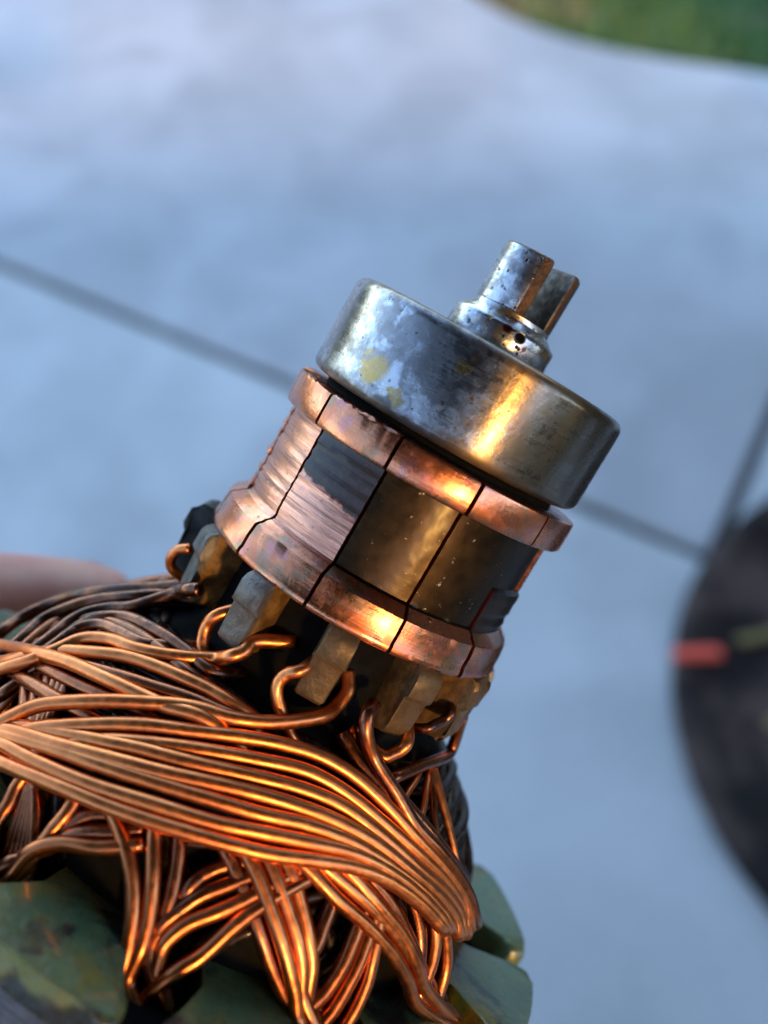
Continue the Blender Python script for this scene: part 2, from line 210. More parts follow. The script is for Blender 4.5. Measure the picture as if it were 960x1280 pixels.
 ('m',0.72,[(-29.0,-30.5,16.0),(-35.7,-33.68,19.4),(-37.0,-35.19,19.39),(-35.8,-36.57,19.39),(-33.1,-37.69,19.38),(-27.9,-38.53,19.39),(-24.0,-38.5,16.0)]),
 ('m',0.72,[(24.0,-37.0,17.5),(35.7,-37.51,20.2),(37.7,-37.04,20.19),(39.8,-36.38,20.19),(40.8,-35.48,20.19),(46.0,-34.0,17.0)]),
 ('m',0.6,[(-74.0,-35.5,18.0),(-73.0,-34.6,20.6),(-72.0,-33.4,21.2),(-71.0,-32.2,21.0),(-69.0,-31.2,20.0)]),
 ('s',0.6,[(50.0,-36.0,16.0),(49.8,-33.68,19.19),(52.8,-33.08,19.2),(56.8,-32.52,19.19),(57.9,-31.65,19.2),(72.0,-31.0,16.0)]),
]
# ------------------------------------------------------------------ materials
def concrete():
    m = Mat('concrete', 1.0)
    big = m.noise(1.6, 5, .6, dist=.6); mid = m.noise(4.5, 5, .6, dist=.4); fine = m.noise(90, 4)
    c = m.mix(m.ramp(big, .32, .68), (.41, .41, .395), (.58, .575, .55))
    c = m.mix(m.ramp(mid, .44, .66, 0, .75), c, (.36, .36, .345))
    c = m.mix(m.ramp(fine, .3, .7, 0, .25), c, (.6, .59, .57))
    m.bump(m.noise(220, 3), .25, .002); m.bump(mid, .2, .004)
    return m.out(c, .82, 0)
def soil():
    m = Mat('soil', 1.0); n = m.noise(14, 6)
    return m.out(m.mix(m.ramp(n, .35, .7), (.035, .055, .018), (.10, .085, .04)), .95, 0)
def joint_dirt():
    m = Mat('joint_dirt', 1.0); n = m.noise(40, 5)
    return m.out(m.mix(n, (.035, .035, .035), (.07, .066, .06)), .95, 0)
def grass():
    m = Mat('grass_blade', 1.0); n = m.noise(2.6, 3); r = m.noise(60, 1)
    c = m.mix(r, (.13, .28, .08), (.20, .37, .13))
    return m.out(m.mix(m.ramp(n, .57, .66, 0, .8), c, (.50, .42, .24)), .6, 0)
def mat_rubber():
    m = Mat('black_rubber', 1.0); n = m.noise(9, 6, .65); f = m.noise(70, 3)
    c = m.mix(m.ramp(n, .42, .66), (.016, .011, .009), (.11, .072, .056)); c = m.mix(m.ramp(f, .5, .75, 0, .4), c, (.035, .027, .026))
    m.bump(f, .5, .004); return m.out(c, .8, 0, Specular_IOR_Level=.2)
def plain(name, c, rough=.5, metal=0, sc=1000, amt=.3, nz=.6, **k):
    m = Mat(name, sc); n = m.noise(nz, 5)
    return m.out(m.mix(m.ramp(n, .3, .7, 0, 1), c, tuple(x*(1-amt) for x in c)), rough, metal, **k)

def steel(name, tarnish=.5, pits=True):
    m = Mat(name); x, y, z = m.sep()
    wv = m.warp(3.0, .35)
    big = m.noise(.17, 5, .6, vec=wv); mid = m.noise(.42, 5, .62, dist=.8); fine = m.noise(2.6, 4, .6)
    streak = m.noise(1, 4, .6, vec=m.map((300, 300, 3500)))
    c = m.mix(m.ramp(mid, .45, .62, 0, 1), (.50, .50, .51), (.26, .26, .275))
    c = m.mix(m.ramp(big, .60-.16*tarnish, .66-.12*tarnish, 0, .8), c, (.17, .155, .15))
    ye = m.noise(.23, 4, .55, vec=m.map((1000,)*3, (37, 11, 5)), dist=.5)
    c = m.mix(m.ramp(ye, .60, .66, 0, .85), c, (.42, .27, .09))
    pk = m.noise(.9, 5, .6, vec=m.map((1000,)*3, (3, 71, 9)))
    c = m.mix(m.ramp(pk, .63, .68, 0, .9), c, (.075, .06, .055))
    rough = m.math('ADD', m.ramp(mid, .3, .7, .22, .36), m.ramp(pk, .6, .68, 0, .25))
    rough = m.math('ADD', rough, m.ramp(streak, .3, .7, -.04, .06))
    m.bump(streak, .08, .00004); m.bump(fine, .05, .00006); m.bump(pk, .2, -.0002)
    return m, c, rough
def steel_ring():
    m, c, rough = steel('bearing_steel', .8); x, y, z = m.sep(); n = m.noise(.5, 5)
    # rust creeping in from both rims of the ring
    e = m.math('ADD', m.math('ABSOLUTE', z), m.math('MULTIPLY', n, 2.6))
    c = m.mix(m.ramp(e, 5.6, 6.8, 0, .9), c, (.10, .068, .048))
    spot = m.ramp(m.dist(tuple(cyl(24, -2.3, 17.5)), m.warp(1.2, .5)), .9, 1.5, 1, 0)
    c = m.mix(m.math('MULTIPLY', spot, .75), c, (.13, .085, .035))
    spot = m.ramp(m.dist(tuple(cyl(-33, -2.6, 17.5)), m.warp(2.4, .4)), 1.0, 2.2, 1, 0)
    c = m.mix(m.math('MULTIPLY', spot, .85), c, (.46, .29, .09))
    spot = m.ramp(m.dist(tuple(cyl(-4, 3.4, 17.5)), m.warp(1.5, .6)), .6, 1.1, 1, 0)
    c = m.mix(m.math('MULTIPLY', spot, .85), c, (.09, .07, .07))
    rough = m.math('ADD', rough, m.ramp(e, 5.5, 6.8, 0, .2))
    # even brown film on the right, darkened to stand for reflections; the rest is blotchy
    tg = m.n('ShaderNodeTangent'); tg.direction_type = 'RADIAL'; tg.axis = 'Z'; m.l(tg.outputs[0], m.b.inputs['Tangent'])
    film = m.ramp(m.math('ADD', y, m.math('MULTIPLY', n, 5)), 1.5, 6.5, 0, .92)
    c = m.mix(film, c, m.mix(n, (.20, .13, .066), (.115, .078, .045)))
    return m.out(c, rough, 1.0, Anisotropic=.78, Anisotropic_Rotation=.25, Coat_Weight=.5, Coat_Roughness=.16)
def steel_shaft():
    m, c, rough = steel('shaft_steel', .5)
    w = m.warp(.7, 1.2)
    pit = m.ramp(m.dist(tuple(cyl(17.6, 8.0, 6.5)), w), .45, .75, 1, 0)
    c = m.mix(pit, c, (.01, .008, .006))
    r2 = m.ramp(m.dist(tuple(cyl(2, 8.2, 6.5)), w), .4, .8, 1, 0); c = m.mix(r2, c, (.12, .03, .02))
    sp = m.ramp(m.voro(.9), .12, .2, 1, 0); sp = m.math('MULTIPLY', sp, m.ramp(m.noise(.4, 2), .45, .55)); c = m.mix(sp, c, (.02, .018, .018))
    m.bump(m.math('MAXIMUM', pit, sp), .8, -.0005); m.bump(m.noise(1.6, 4), .1, .0002)
    return m.out(c, m.math('ADD', rough, m.math('MULTIPLY', pit, .5)), 1.0)
def rusty():
    m = Mat('rusted_edge'); n = m.noise(.8, 5, .65); f = m.noise(3, 4)
    c = m.mix(m.ramp(n, .35, .65), (.06, .035, .02), (.14, .07, .03)); m.bump(f, .6, .0005)
    return m.out(c, .5, .75)

def copper_band(i):
    m = Mat('copper_band'); wv = m.warp(2, .4)
    n = m.noise(.28, 5, .6, vec=m.map((1000,)*3, (i*9.1, i*3.3, 0)), dist=.6); f = m.noise(1.2, 5, .6)
    ring = m.noise(1, 4, .6, vec=m.map((250, 250, 4200), (0, 0, i*3)))
    c = m.mix(m.ramp(n, .35, .62), (.76, .27, .125), (.54, .17, .08))
    pur = m.noise(.35, 4, .55, vec=m.map((1000,)*3, (i*5, 40, i*2)))
    c = m.mix(m.ramp(pur, .54, .68, 0, .35), c, (.42, .22, .30))
    oil = m.noise(.30, 4, .6, vec=m.map((1000,)*3, (i*7, 4, 90)))
    c = m.mix(m.ramp(oil, .52, .64, 0, .75), c, (.30, .20, .11))
    c = m.mix(m.ramp(f, .62, .72, 0, .7), c, (.12, .07, .05))
    m.bump(ring, .25, .0001); m.bump(f, .2, .00015)
    return m.out(c, m.math('ADD', m.ramp(n, .3, .7, .22, .34), m.ramp(f, .5, .75, 0, .2)), 1.0, Coat_Weight=.4, Coat_Roughness=.15)
def copper_track(i, mode):
    """mode: 'worn' scratched copper, 'patch' half burnt, 'soot' brown film"""
    m = Mat('copper_track_'+mode); x, y, z = m.sep()
    ring = m.noise(1, 5, .65, vec=m.map((130, 130, 2600), (i*2, 0, i*5.0))); ring2 = m.noise(1, 3, .6, vec=m.map((60, 60, 900), (i, 0, i*2)))
    n = m.noise(.25, 5, .6, vec=m.map((1000,)*3, (i*4, i*8, 1))); f = m.noise(1.4, 5, .62)
    c = m.mix(m.ramp(ring2, .35, .65), (.80, .37, .24), (.66, .29, .19))
    c = m.mix(m.ramp(ring, .48, .64, 0, .8), c, (.26, .14, .11))
    c = m.mix(m.ramp(f, .6, .72, 0, .6), c, (.12, .07, .06))
    rough = m.ramp(ring, .3, .7, .25, .42)
    soot = m.mix(m.ramp(n, .3, .7), (.023, .0135, .006), (.044, .026, .011)); soot = m.mix(m.ramp(f, .66, .72, 0, .7), soot, (.45, .36, .25))
    if mode == 'patch':
        h = m.math('ADD', z, m.math('MULTIPLY', m.math('SUBTRACT', m.noise(.7, 5), .5), 2.0))
        h = m.math('ADD', h, m.math('MULTIPLY', y, .16))
        k = m.ramp(h, -17.9, -17.3); blk = m.mix(m.ramp(f, .5, .7, 0, .5), (.030, .029, .033), (.07, .06, .06))
        c = m.mix(k, c, blk); rough = m.math('ADD', m.math('MULTIPLY', rough, m.math('SUBTRACT', 1, k)), m.math('MULTIPLY', k, .42)); met = m.ramp(k, 0, 1, 1, .35)
    elif mode == 'soot':
        k = m.ramp(m.math('ADD', n, m.math('MULTIPLY', f, .3)), .30, .42, .85, 1)
        c = m.mix(k, c, soot); rough = m.ramp(n, .3, .7, .36, .48); met = 1.0
    else:
        met = 1.0
    m.bump(ring, .45 if mode != 'soot' else .15, .00018); m.bump(f, .2, .0001)
    return m.out(c, rough, met, Coat_Weight=.15 if mode == 'soot' else .05, Coat_Roughness=.2)
def tin_tab(dark=0, warm=0):
    m = Mat('tinned_tab'); x, y, z = m.sep()
    r = m.math('SQRT', m.math('ADD', m.math('MULTIPLY', x, x), m.math('MULTIPLY', y, y)))
    n = m.noise(.6, 5, .6); f = m.noise(2.5, 4)
    tin = m.mix(m.ramp(n, .35, .68), (.15, .14, .125) if not warm else (.17, .11, .05), (.09, .08, .065) if not warm else (.10, .062, .028)); tin = m.mix(m.ramp(f, .62, .7, 0, .8), tin, (.06, .05, .04))
    var = m.mix(m.ramp(n, .35, .65), (.085, .042, .012), (.20, .105, .025))
    k = m.ramp(m.math('ADD', r, m.math('MULTIPLY', m.math('SUBTRACT', n, .5), .9)), 18.6, 19.1)
    c = m.mix(k, var, tin)
    if dark: c = m.mix(.85, c, (.012, .012, .012))
    m.bump(n, .35, .0005); m.bump(f, .3, .0002)
    return m.out(c, m.ramp(n, .3, .7, .42, .62), m.ramp(k, 0, 1, .1, .6 if not dark else .2), Specular_IOR_Level=.3)
def wire(name, a, b, soot=0.0, rough=.27):
    m = Mat(name); n = m.noise(.16, 4, .6, dist=.5); f = m.noise(1.1, 5, .65); r = m.rnd()
    c = m.mix(m.ramp(n, .35, .65), a, b); c = m.mix(m.math('MULTIPLY', r, .22), c, tuple(v*.55 for v in a))
    c = m.mix(m.ramp(m.math('ADD', f, m.math('MULTIPLY', n, .4)), .86-.35*soot, .98-.3*soot, 0, .92), c, (.018, .013, .011))
    m.bump(f, .10, .0001); m.bump(m.noise(.35, 2), .2, .0004)
    return m.out(c, m.ramp(f, .35, .7, rough-.03, rough+.1), m.ramp(m.math('ADD', f, m.math('MULTIPLY', n, .4)), .86-.35*soot, .98-.3*soot, 1, .25), Coat_Weight=.22, Coat_Roughness=.1, Coat_Tint=(1, .72, .45))
def green_coat():
    m = Mat('green_epoxy'); n = m.noise(.11, 5, .6, dist=.6); f = m.noise(.9, 5); o = m.noise(.085, 4, .6, vec=m.map((1000,)*3, (50, 20, 8)), dist=.8)
    c = m.mix(m.ramp(n, .35, .65), (.055, .098, .044), (.105, .150, .062))
    c = m.mix(m.ramp(o, .45, .62, 0, .85), c, (.17, .13, .018))
    blk = m.noise(.1, 5, .6, vec=m.map((1000,)*3, (5, 90, 33)), dist=.5)
    c = m.mix(m.ramp(blk, .53, .63, 0, .92), c, (.008, .009, .012)); c = m.mix(m.ramp(f, .65, .72, 0, .6), c, (.02, .03, .02))
    m.bump(m.noise(.5, 3), .3, .0006); m.bump(f, .15, .0002)
    return m.out(c, m.ramp(f, .3, .7, .26, .38), 0.0, Coat_Weight=.5, Coat_Roughness=.12)
def skin():
    m = Mat('skin'); n = m.noise(.09, 4); f = m.noise(1.6, 4)
    c = m.mix(m.ramp(n, .35, .65), (.62, .25, .20), (.68, .33, .25)); m.bump(f, .2, .0003)
    return m.out(c, .5, 0, Subsurface_Weight=.15, Subsurface_Scale=.004)

# ------------------------------------------------------------------ patio, lawn
def poly_slab(name, pts, top, depth, mats, parent=None, bev=.006):
    bm = bmesh.new(); bm, lo, hi = prism(pts, top-depth, top, bm)
    bm.normal_update(); es = [e for e in bm.edges if e.verts[0] in hi and e.verts[1] in hi]
    es = [e for e in bm.edges if all(abs(v.co.z-top) < 1e-6 for v in e.verts)]
    bmesh.ops.bevel(bm, geom=es, offset=bev, segments=3, affect='EDGES', profile=.5)
    return link(name, bm, mats, parent, scale=1, auto=40)
M_conc = concrete()
base = poly_slab('ground', [(-60, -60), (60, -60), (60, 60), (-60, 60)], -.03, .2, soil(), None, .001); tag(base, kind='structure')
J0 = Vector((.426, .739)); U = Vector((.8800, -.4750)); V = Vector((.4750, .8800))
def P(x, y): p = J0+U*x+V*y; return (p.x, p.y)
g = .0095
edge = [(4.0, 2.7), (2.4, 2.15), (1.4, 1.9), (1.1, 1.865), (.9, 1.872), (.778, 1.889), (.607, 1.936), (.466, 1.983), (.371, 2.029), (.275, 2.101), (.21, 2.173), (.16, 2.26), (.11, 2.40), (.05, 2.60), (-.05, 2.9), (-.15, 3.3)]
edgeW = [Vector(p) for p in edge]
X2 = .024
def ontopatio(p): d = Vector(p)-J0; return d.dot(U), d.dot(V)
# the far left slab carries the curved edge towards the lawn; split where the cross joint runs
e_uv = [ontopatio(p) for p in edge]
left_edge = [q for q in e_uv if q[0] < X2-g]
def interp_at(x):
    for (a, b), (c, d) in zip(e_uv, e_uv[1:]):
        if (a-x)*(c-x) <= 0: return b+(d-b)*(x-a)/(c-a)
    return e_uv[0][1]
patio = poly_slab('patio', [P(-3.38, -3.18), P(2.6, -3.18)]+[P(u, v-.02) for u, v in e_uv]+[P(-3.38, e_uv[-1][1]+.2)], -.009, .08, joint_dirt(), None, .002); tag(patio, kind='structure')
slabs = [
    [P(-3.4, g), P(X2-g, g)] + [P(*q) for q in ([(X2-g, interp_at(X2-g))] if e_uv[0][0] > X2 else [])+left_edge] + [P(-3.4, left_edge[-1][1]+.3)],
    [P(X2+g, g), P(3.0, g)] + [P(*q) for q in e_uv if q[0] > X2+g] + ([P(X2+g, interp_at(X2+g))] if e_uv[0][0] > X2 else [P(X2+g, e_uv[0][1]+.05)]),
    [P(-3.4, -3.2), P(3.0, -3.2), P(3.0, -g), P(-3.4, -g)],
]
for s in slabs: poly_slab('slab', s, 0, .1, M_conc, patio, .004)
bm = bmesh.new(); rg = random.Random(3)
for i in range(26000):
    x = rg.uniform(-.2, 1.9); y = rg.uniform(1.8, 3.6)
    near = min(edgeW, key=lambda e: abs(e.x-x)); lim = near.y
    for a, b in zip(edgeW, edgeW[1:]):
        if (a.x-x)*(b.x-x) <= 0 and a.x != b.x: lim = a.y+(b.y-a.y)*(x-a.x)/(b.x-a.x)
    if y < lim+.012: continue
    an = rg.uniform(0, 6.28); h = rg.uniform(.03, .065); w = rg.uniform(.0018, .0035)
    dx, dy = math.cos(an)*w, math.sin(an)*w; lx, ly = rg.uniform(-.03, .03), rg.uniform(-.03, .03)
    v = [bm.verts.new(q) for q in ((x-dx, y-dy, -.032), (x+dx, y+dy, -.032), (x+dx*.7+lx*.4, y+dy*.7+ly*.4, -.03+h*.6), (x-dx*.7+lx*.4, y-dy*.7+ly*.4, -.03+h*.6), (x+lx, y+ly, -.03+h))]
    bm.faces.new(v[:4]); bm.faces.new((v[3], v[2], v[4]))
gr = link('grass', bm, grass(), None, smooth=False, scale=1)
tag(gr, 'short green lawn grass beyond the curved concrete edge', 'grass', kind='stuff')

# flat cover added out of view to block sky: it shades the near concrete
cover = bpy.data.objects.new('blocker_cover', None); col.objects.link(cover); cover.location = (2.2, -1.0, 0)
tag(cover, 'unseen flat brown timber cover on posts, added for shading the near concrete', 'patio cover')
m_timber = plain('timber', (.10, .065, .04), .7, 0, 1, .4, 6)
def block(name, lo, hi, parent):
    bm = bmesh.new(); bmesh.ops.create_cube(bm, size=1)
    for v in bm.verts: v.co = Vector([(a+b)/2+(b-a)*c for a, b, c in zip(lo, hi, v.co)])
    bevel(bm, .006, 1); return link(name, bm, m_timber, parent, smooth=False, scale=1)
for i in range(25): block('board', (-3.3, -1.2+i*.145, 2.4), (-.66, -1.2+i*.145+.142, 2.425), cover)
for x in (-3.1, -2.0, -.72): block('beam', (x-.04, -1.2, 2.26), (x+.04, 2.41, 2.4), cover)
for x, y in ((-3.1, .6),): block('post', (x-.045, y-.045, 0), (x+.045, y+.045, 2.26), cover)

# board fence added out of view to block light; the low sun clears its top and leaves the near concrete in shade
fence = bpy.data.objects.new('blocker_fence', None); col.objects.link(fence); fence.location = (0, -2.35, 0)
tag(fence, 'tall brown board fence added unseen behind the cover to block light', 'fence')
for i in range(44): block('board', (-6.6+i*.3, -.012, 0), (-6.6+i*.3+.294, .012, 2.1+random.uniform(-.01, .01)), fence)
for z in (.4, 1.5): block('rail', (-6.6, -.05, z), (6.6, -.013, z+.09), fence)
# house wall, added unseen along the right to darken reflections, clad in lap boards
blocker = bpy.data.objects.new('blocker_wall', None); col.objects.link(blocker); blocker.location = (1.55, -.5, 0)
tag(blocker, 'dark brown lap-board house wall added unseen alongside the patio to block light', 'wall')
for i in range(15): block('lap_board', (-.02+(i % 2)*.004, .25, .0+i*.16), (.05, 2.1, .158+i*.16), blocker)
# ------------------------------------------------------------------ round mat with tags
mx, my, mr = .745, .488, .390
rm = bpy.data.objects.new('round_mat', None); col.objects.link(rm); rm.location = (mx, my, 0)
tag(rm, 'dark round rubber mat lying on the concrete patio', 'mat')
bm, _ = lathe([(.0015, 0), (.0015, mr-.004), (.004, mr), (.012, mr), (.015, mr-.004), (.016, mr-.012), (.016, mr-.03), (.013, mr-.034), (.013, .12), (.015, .115), (.015, 0)], 120)
link('pad', bm, mat_rubber(), rm, scale=1, auto=40)
def lump(name, c, size, rot, m, label, cat):
    bm = bmesh.new(); bmesh.ops.create_cube(bm, size=1); bmesh.ops.scale(bm, vec=size, verts=bm.verts)
    for v in bm.verts: v.co.x += random.uniform(-.06, .06)*size[0]; v.co.y += random.uniform(-.12, .12)*size[1]
    bevel(bm, min(size)*.3, 3); o = link(name, bm, m, None, scale=1, auto=50); o.location = c; o.rotation_euler.z = rot
    return tag(o, label, cat)
lump('red_tag', (.394, .574, .0195), (.058, .016, .006), .02, plain('red_plastic', (.95, .10, .045), .45, 0, 1, .2, 30), 'small red plastic tag on the rim of the round mat', 'tag')
lump('yellow_strip', (.486, .602, .0158), (.075, .014, .005), .22, plain('yellow_plastic', (.22, .16, .04), .5, 0, 1, .4, 30), 'thin dull yellow strip lying flat inside the mat', 'strip')
lump('yellow_chip', (.472, .483, .0162), (.018, .016, .006), .5, plain('yellow_chip_plastic', (.26, .19, .05), .5, 0, 1, .3, 30), 'little yellow chip lying alone on the mat', 'chip')

# ------------------------------------------------------------------ the armature
arm = bpy.data.objects.new('armature', None); col.objects.link(arm); arm.empty_display_size = .02
AX = Matrix(((-0.08802, 0.86495, 0.49408), (-0.67038, -0.4183, 0.61287), (0.73677, -0.27727, 0.61667)))
arm.matrix_world = Matrix.Translation((0.00987, 0.07861, 1.06221)) @ AX.to_4x4()
tag(arm, 'worn motor armature with copper commutator, steel bearing and thick copper windings', 'armature')

# shaft
m_shaft = steel_shaft(); m_rust = rusty()
def shaded_steel():  # rear prong's steel, darkened in colour to stand for shade
    m, c, rough = steel('shaded_steel', 1.0); n = m.noise(.9, 5)
    return m.out(m.mix(m.ramp(n, .3, .6, .75, 1), c, (.035, .03, .03)), .5, .8)
m_shaded = shaded_steel()
bm, _ = lathe([(-150, 0), (-150, 5.6), (-149.4, 6), (5.0, 6.0), (8.5, 6.0), (8.6, 5.1), (9.0, 4.95), (9.6, 4.85), (10.1, 4.85), (10.1, 0)], 64)
shaft = link('shaft', bm, [m_shaft], arm, auto=45)
bm, _ = lathe([(5.45, 6.05), (5.45, 6.3), (5.7, 6.4), (8.1, 6.4), (8.4, 6.3), (8.75, 5.8), (9.3, 5.15), (9.6, 4.8)], 72, jit=.06)
link('shoulder', bm, [m_shaft], shaft, auto=60)
for sgn, th1 in ((1, -55), (-1, 125)):
    pr, hw = 4.85, 1.6; half = math.degrees(math.acos(hw/pr))
    pts = [cyl(th1-half+2*half*i/18, 0, pr).xy for i in range(19)]
    bm, lo, hi = prism([tuple(p) for p in pts], 9.9, 17.1)
    bevel(bm, .45, 3, 40)
    for v in bm.verts: v.co += Vector((random.uniform(-1, 1), random.uniform(-1, 1), random.uniform(-1, 1)))*.05
    u = cyl(th1, 0, 1); bm.normal_update()
    for f in bm.faces:
        c = f.calc_center_median(); q = Vector((c.x, c.y, 0))
        if f.normal.dot(u) > -.2 and q.length > 3.2 and abs(q.normalized().dot(u)) < .62: f.material_index = 1
        if f.normal.z > .5: f.material_index = 1
    link('prong', bm, [m_shaft if sgn > 0 else m_shaded, m_rust], shaft, auto=50)

# bearing
bear = bpy.data.objects.new('bearing', None); col.objects.link(bear); bear.parent = arm
def arc(cs, cr, rad, a0, a1, n=6): return [(cs+rad*math.sin(R(a0+(a1-a0)*i/n)), cr+rad*math.cos(R(a0+(a1-a0)*i/n))) for i in range(n+1)]
prof = [(-6.0, 13.6), (-6.0, 15.9)] + arc(-4.9, 16.4, 1.1, -90, 0) + arc(4.2, 16.2, 1.3, 0, 90) + [(5.5, 14.2), (5.1, 13.7), (4.6, 13.6)]
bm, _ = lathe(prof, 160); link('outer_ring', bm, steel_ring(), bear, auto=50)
m_dull = plain('dull_steel', (.16, .15, .145), .5, .8)
for s, k in ((4.6, 1), (-4.9, -1)):
    bm, _ = lathe([(s, 13.62), (s+.3*k, 13.0), (s+.35*k, 10.2), (s-.2*k, 9.3), (s-.6*k, 8.8)], 96); link('shield', bm, m_dull, bear, auto=40)
bm, _ = lathe([(-5.4, 6.05), (-5.4, 8.4), (-5, 8.75), (4.9, 8.75), (5.35, 8.4), (5.35, 6.05)], 96); link('inner_ring', bm, m_dull, bear, auto=40)

# black insulating core
m_black = plain('black_insulation', (.007, .0065, .006), .8, 0, 1000, .5, .8, Specular_IOR_Level=.12)
bm, _ = lathe([(-6.1, 6.05), (-6.1, 12.6), (-6.3, 14.9), (-7.6, 15.2), (-8.2, 13.6), (-27.2, 14.0), (-27.6, 15.2), (-35.5, 15.4), (-37.5, 16.5), (-40, 19.5), (-44, 24), (-48, 27.2), (-53, 29.6), (-58.5, 31), (-60, 30), (-60, 6.05)], 96, jit=.12)
link('insulating_core', bm, m_black, arm)

# commutator bars
TAB = [tin_tab(), tin_tab(0, 1), tin_tab(1)]  # warm tabs tinted brown, standing for the warm light they reflect
SLOT0 = [-41.8+30.4*i for i in range(4)]
bounds = [-42.2, -10.9, 19.3, 50.0, 79.5, 108.5, 138, 168, 198, 228, 257.5, 287.5, 317.8]
modes = ['patch', 'soot', 'soot', 'soot2', 'soot', 'worn', 'worn', 'soot', 'worn', 'worn', 'worn2', 'worn']
for i in range(12):
    t0, t1 = bounds[i], bounds[i+1]; gap = math.degrees(.2/17)
    t0 += gap; t1 -= gap; mode = modes[i]; rr = random.Random(50+i)
    du, dl = rr.uniform(-.12, .12), rr.uniform(-.1, .1)
    prof = [(-7.0, 13.9), (-7.0, 17.9+du), (-7.12, 18.2+du), (-7.35, 18.3+du), (-9.2, 18.33+du), (-10.45, 18.3+du), (-10.72, 18.15+du), (-10.8, 17.7)]
    tr = []; s = -10.95
    while s > -22.0:
        w = 17.0 + (.0 if mode.startswith('soot') else rr.uniform(-.12, .10)) + du*.5 - .05
        if mode == 'soot2': w = 16.6 if s > -17.2 else 17.3+rr.uniform(-.1, .1)
        if mode == 'worn2': w = 17.1+rr.uniform(-.2, .15)-.02*(s+16)
        tr.append((s, w)); s -= .42
    low = [(-22.15, 17.25), (-22.4, 17.75), (-22.75, 18.05+dl), (-23.0, 18.5+dl), (-23.25, 18.75+dl), (-24.6, 18.95+dl), (-26.0, 18.98+dl), (-26.3, 19.12+dl), (-26.8, 19.16+dl), (-27.1, 19.0+dl), (-27.25, 18.5), (-27.25, 13.9)]
    full = prof+tr+low
    bm, rings = lathe(full, 20, t0, t1)
    for ring in (rings[0], rings[-1]): bm.faces.new(ring)
    bm.faces.ensure_lookup_table(); n0, n1 = len(prof), len(prof)+len(tr)
    for f in bm.faces:
        if len(f.verts) > 4: continue
        z = f.calc_center_median().z
        if -22.2 < z < -10.8: f.material_index = 1
    # nicked outer edges
    for v in bm.verts:
        r = math.hypot(v.co.x, v.co.y)
        if r > 16: v.co += Vector((rr.uniform(-1, 1), rr.uniform(-1, 1), rr.uniform(-1, 1)))*(.02 if -22.2 < v.co.z < -10.7 else .009)
    if i in (0, 10, 11):                                  # burrs along the burnt top rim
        for v in bm.verts:
            if v.co.z > -7.2 and math.hypot(v.co.x, v.co.y) > 17: v.co.z += rr.uniform(-.12, .22); v.co.x *= 1+rr.uniform(-.006, .004)
    mode = mode.rstrip('2')
    bar = link('commutator_bar', bm, [copper_band(i), copper_track(i, mode)], arm, auto=35)
    # riser tab under the bar
    tc = {0: 4.5-31.8, 1: 4.6, 2: 36.6, 3: 67.5, 11: -61.5, 10: -91}.get(i, (t0+t1)/2+1.5)
    if i == 0: tc = -27.3
    wd = {3: 2.3, 10: 2.9}.get(i, 3.45/2); ex = 1.3 if i == 10 else 0
    prof_t = [(-27.0, 13.5), (-27.0, 19.0), (-27.5, 19.75), (-28.2, 20.05), (-30.3, 20.1), (-30.75, 19.75), (-31.0, 19.5), (-34.2, 19.45), (-35.0, 19.3), (-35.5, 18.7), (-35.7, 17.8), (-35.4, 13.5)]
    bm = bmesh.new(); Ls = []
    for sd in (-1, 1):
        Ls.append([bm.verts.new((r+(ex if r > 17 else 0), sd*wd*(1.06 if -30.5 < s < -28 else (.93 if s < -34.8 else 1.0)), s)) for s, r in prof_t])
    a, b = Ls
    for j in range(len(a)): bm.faces.new((a[j], a[(j+1) % len(a)], b[(j+1) % len(a)], b[j]))
    bm.faces.new(a[::-1]); bm.faces.new(b); bevel(bm, .28, 2, 50)
    bmesh.ops.rotate(bm, verts=bm.verts, cent=(0, 0, 0), matrix=Matrix.Rotation(R(tc), 3, 'Z'))
    for v in bm.verts: v.co += Vector((rr.uniform(-1, 1), rr.uniform(-1, 1), rr.uniform(-1, 1)))*(.06 if i not in (3, 10) else .3)
    link('riser_tab', bm, TAB[2 if i == 10 else 1 if i in (1, 2, 3) else 0], bar, auto=40)

# laminated stack: 12 teeth, slots at 10 + 30k degrees
RO = 43.4
def tooth_pts(grow=0.0, r_in=24):
    """outline in the frame of a tooth pointing along +X"""
    half = 12.3; pts = []
    sw = 4.7+grow; ri = 39.6-grow
    pts += [(r_in, -sw), (35.5, -sw), (ri, -RO*math.sin(R(half))*.93-grow)]
    ro = RO+grow
    for i in range(9):
        th = R(-half+2*half*i/8); pts.append((ro*math.cos(th), ro*math.sin(th)+(grow if i == 8 else -grow if i == 0 else 0)))
    pts += [(ri, RO*math.sin(R(half))*.93+grow), (35.5, sw), (r_in, sw)]
    return pts
stk = bpy.data.objects.new('lamination_stack', None); col.objects.link(stk); stk.parent = arm
m_lam = plain('lamination_steel', (.17, .175, .19), .42, .85, 1000, .35, .5)
bm = bmesh.new(); s = -62.4
while s > -116:
    for k in range(12):
        c, n = math.cos(R(19+30*k)), math.sin(R(19+30*k))
        prism([(x*c-y*n, x*n+y*c) for x, y in tooth_pts(random.uniform(-.05, .0))], s-.62, s, bm)
    s -= .70
bm2, _ = lathe([(-62.0, 6.1), (-62.0, 25.5), (-116, 25.5), (-116, 6.1)], 72, bm=bm)
sheets = link('lamination_sheets', bm, m_lam, stk, smooth=False); tag(sheets, kind='stuff')
m_green = green_coat()
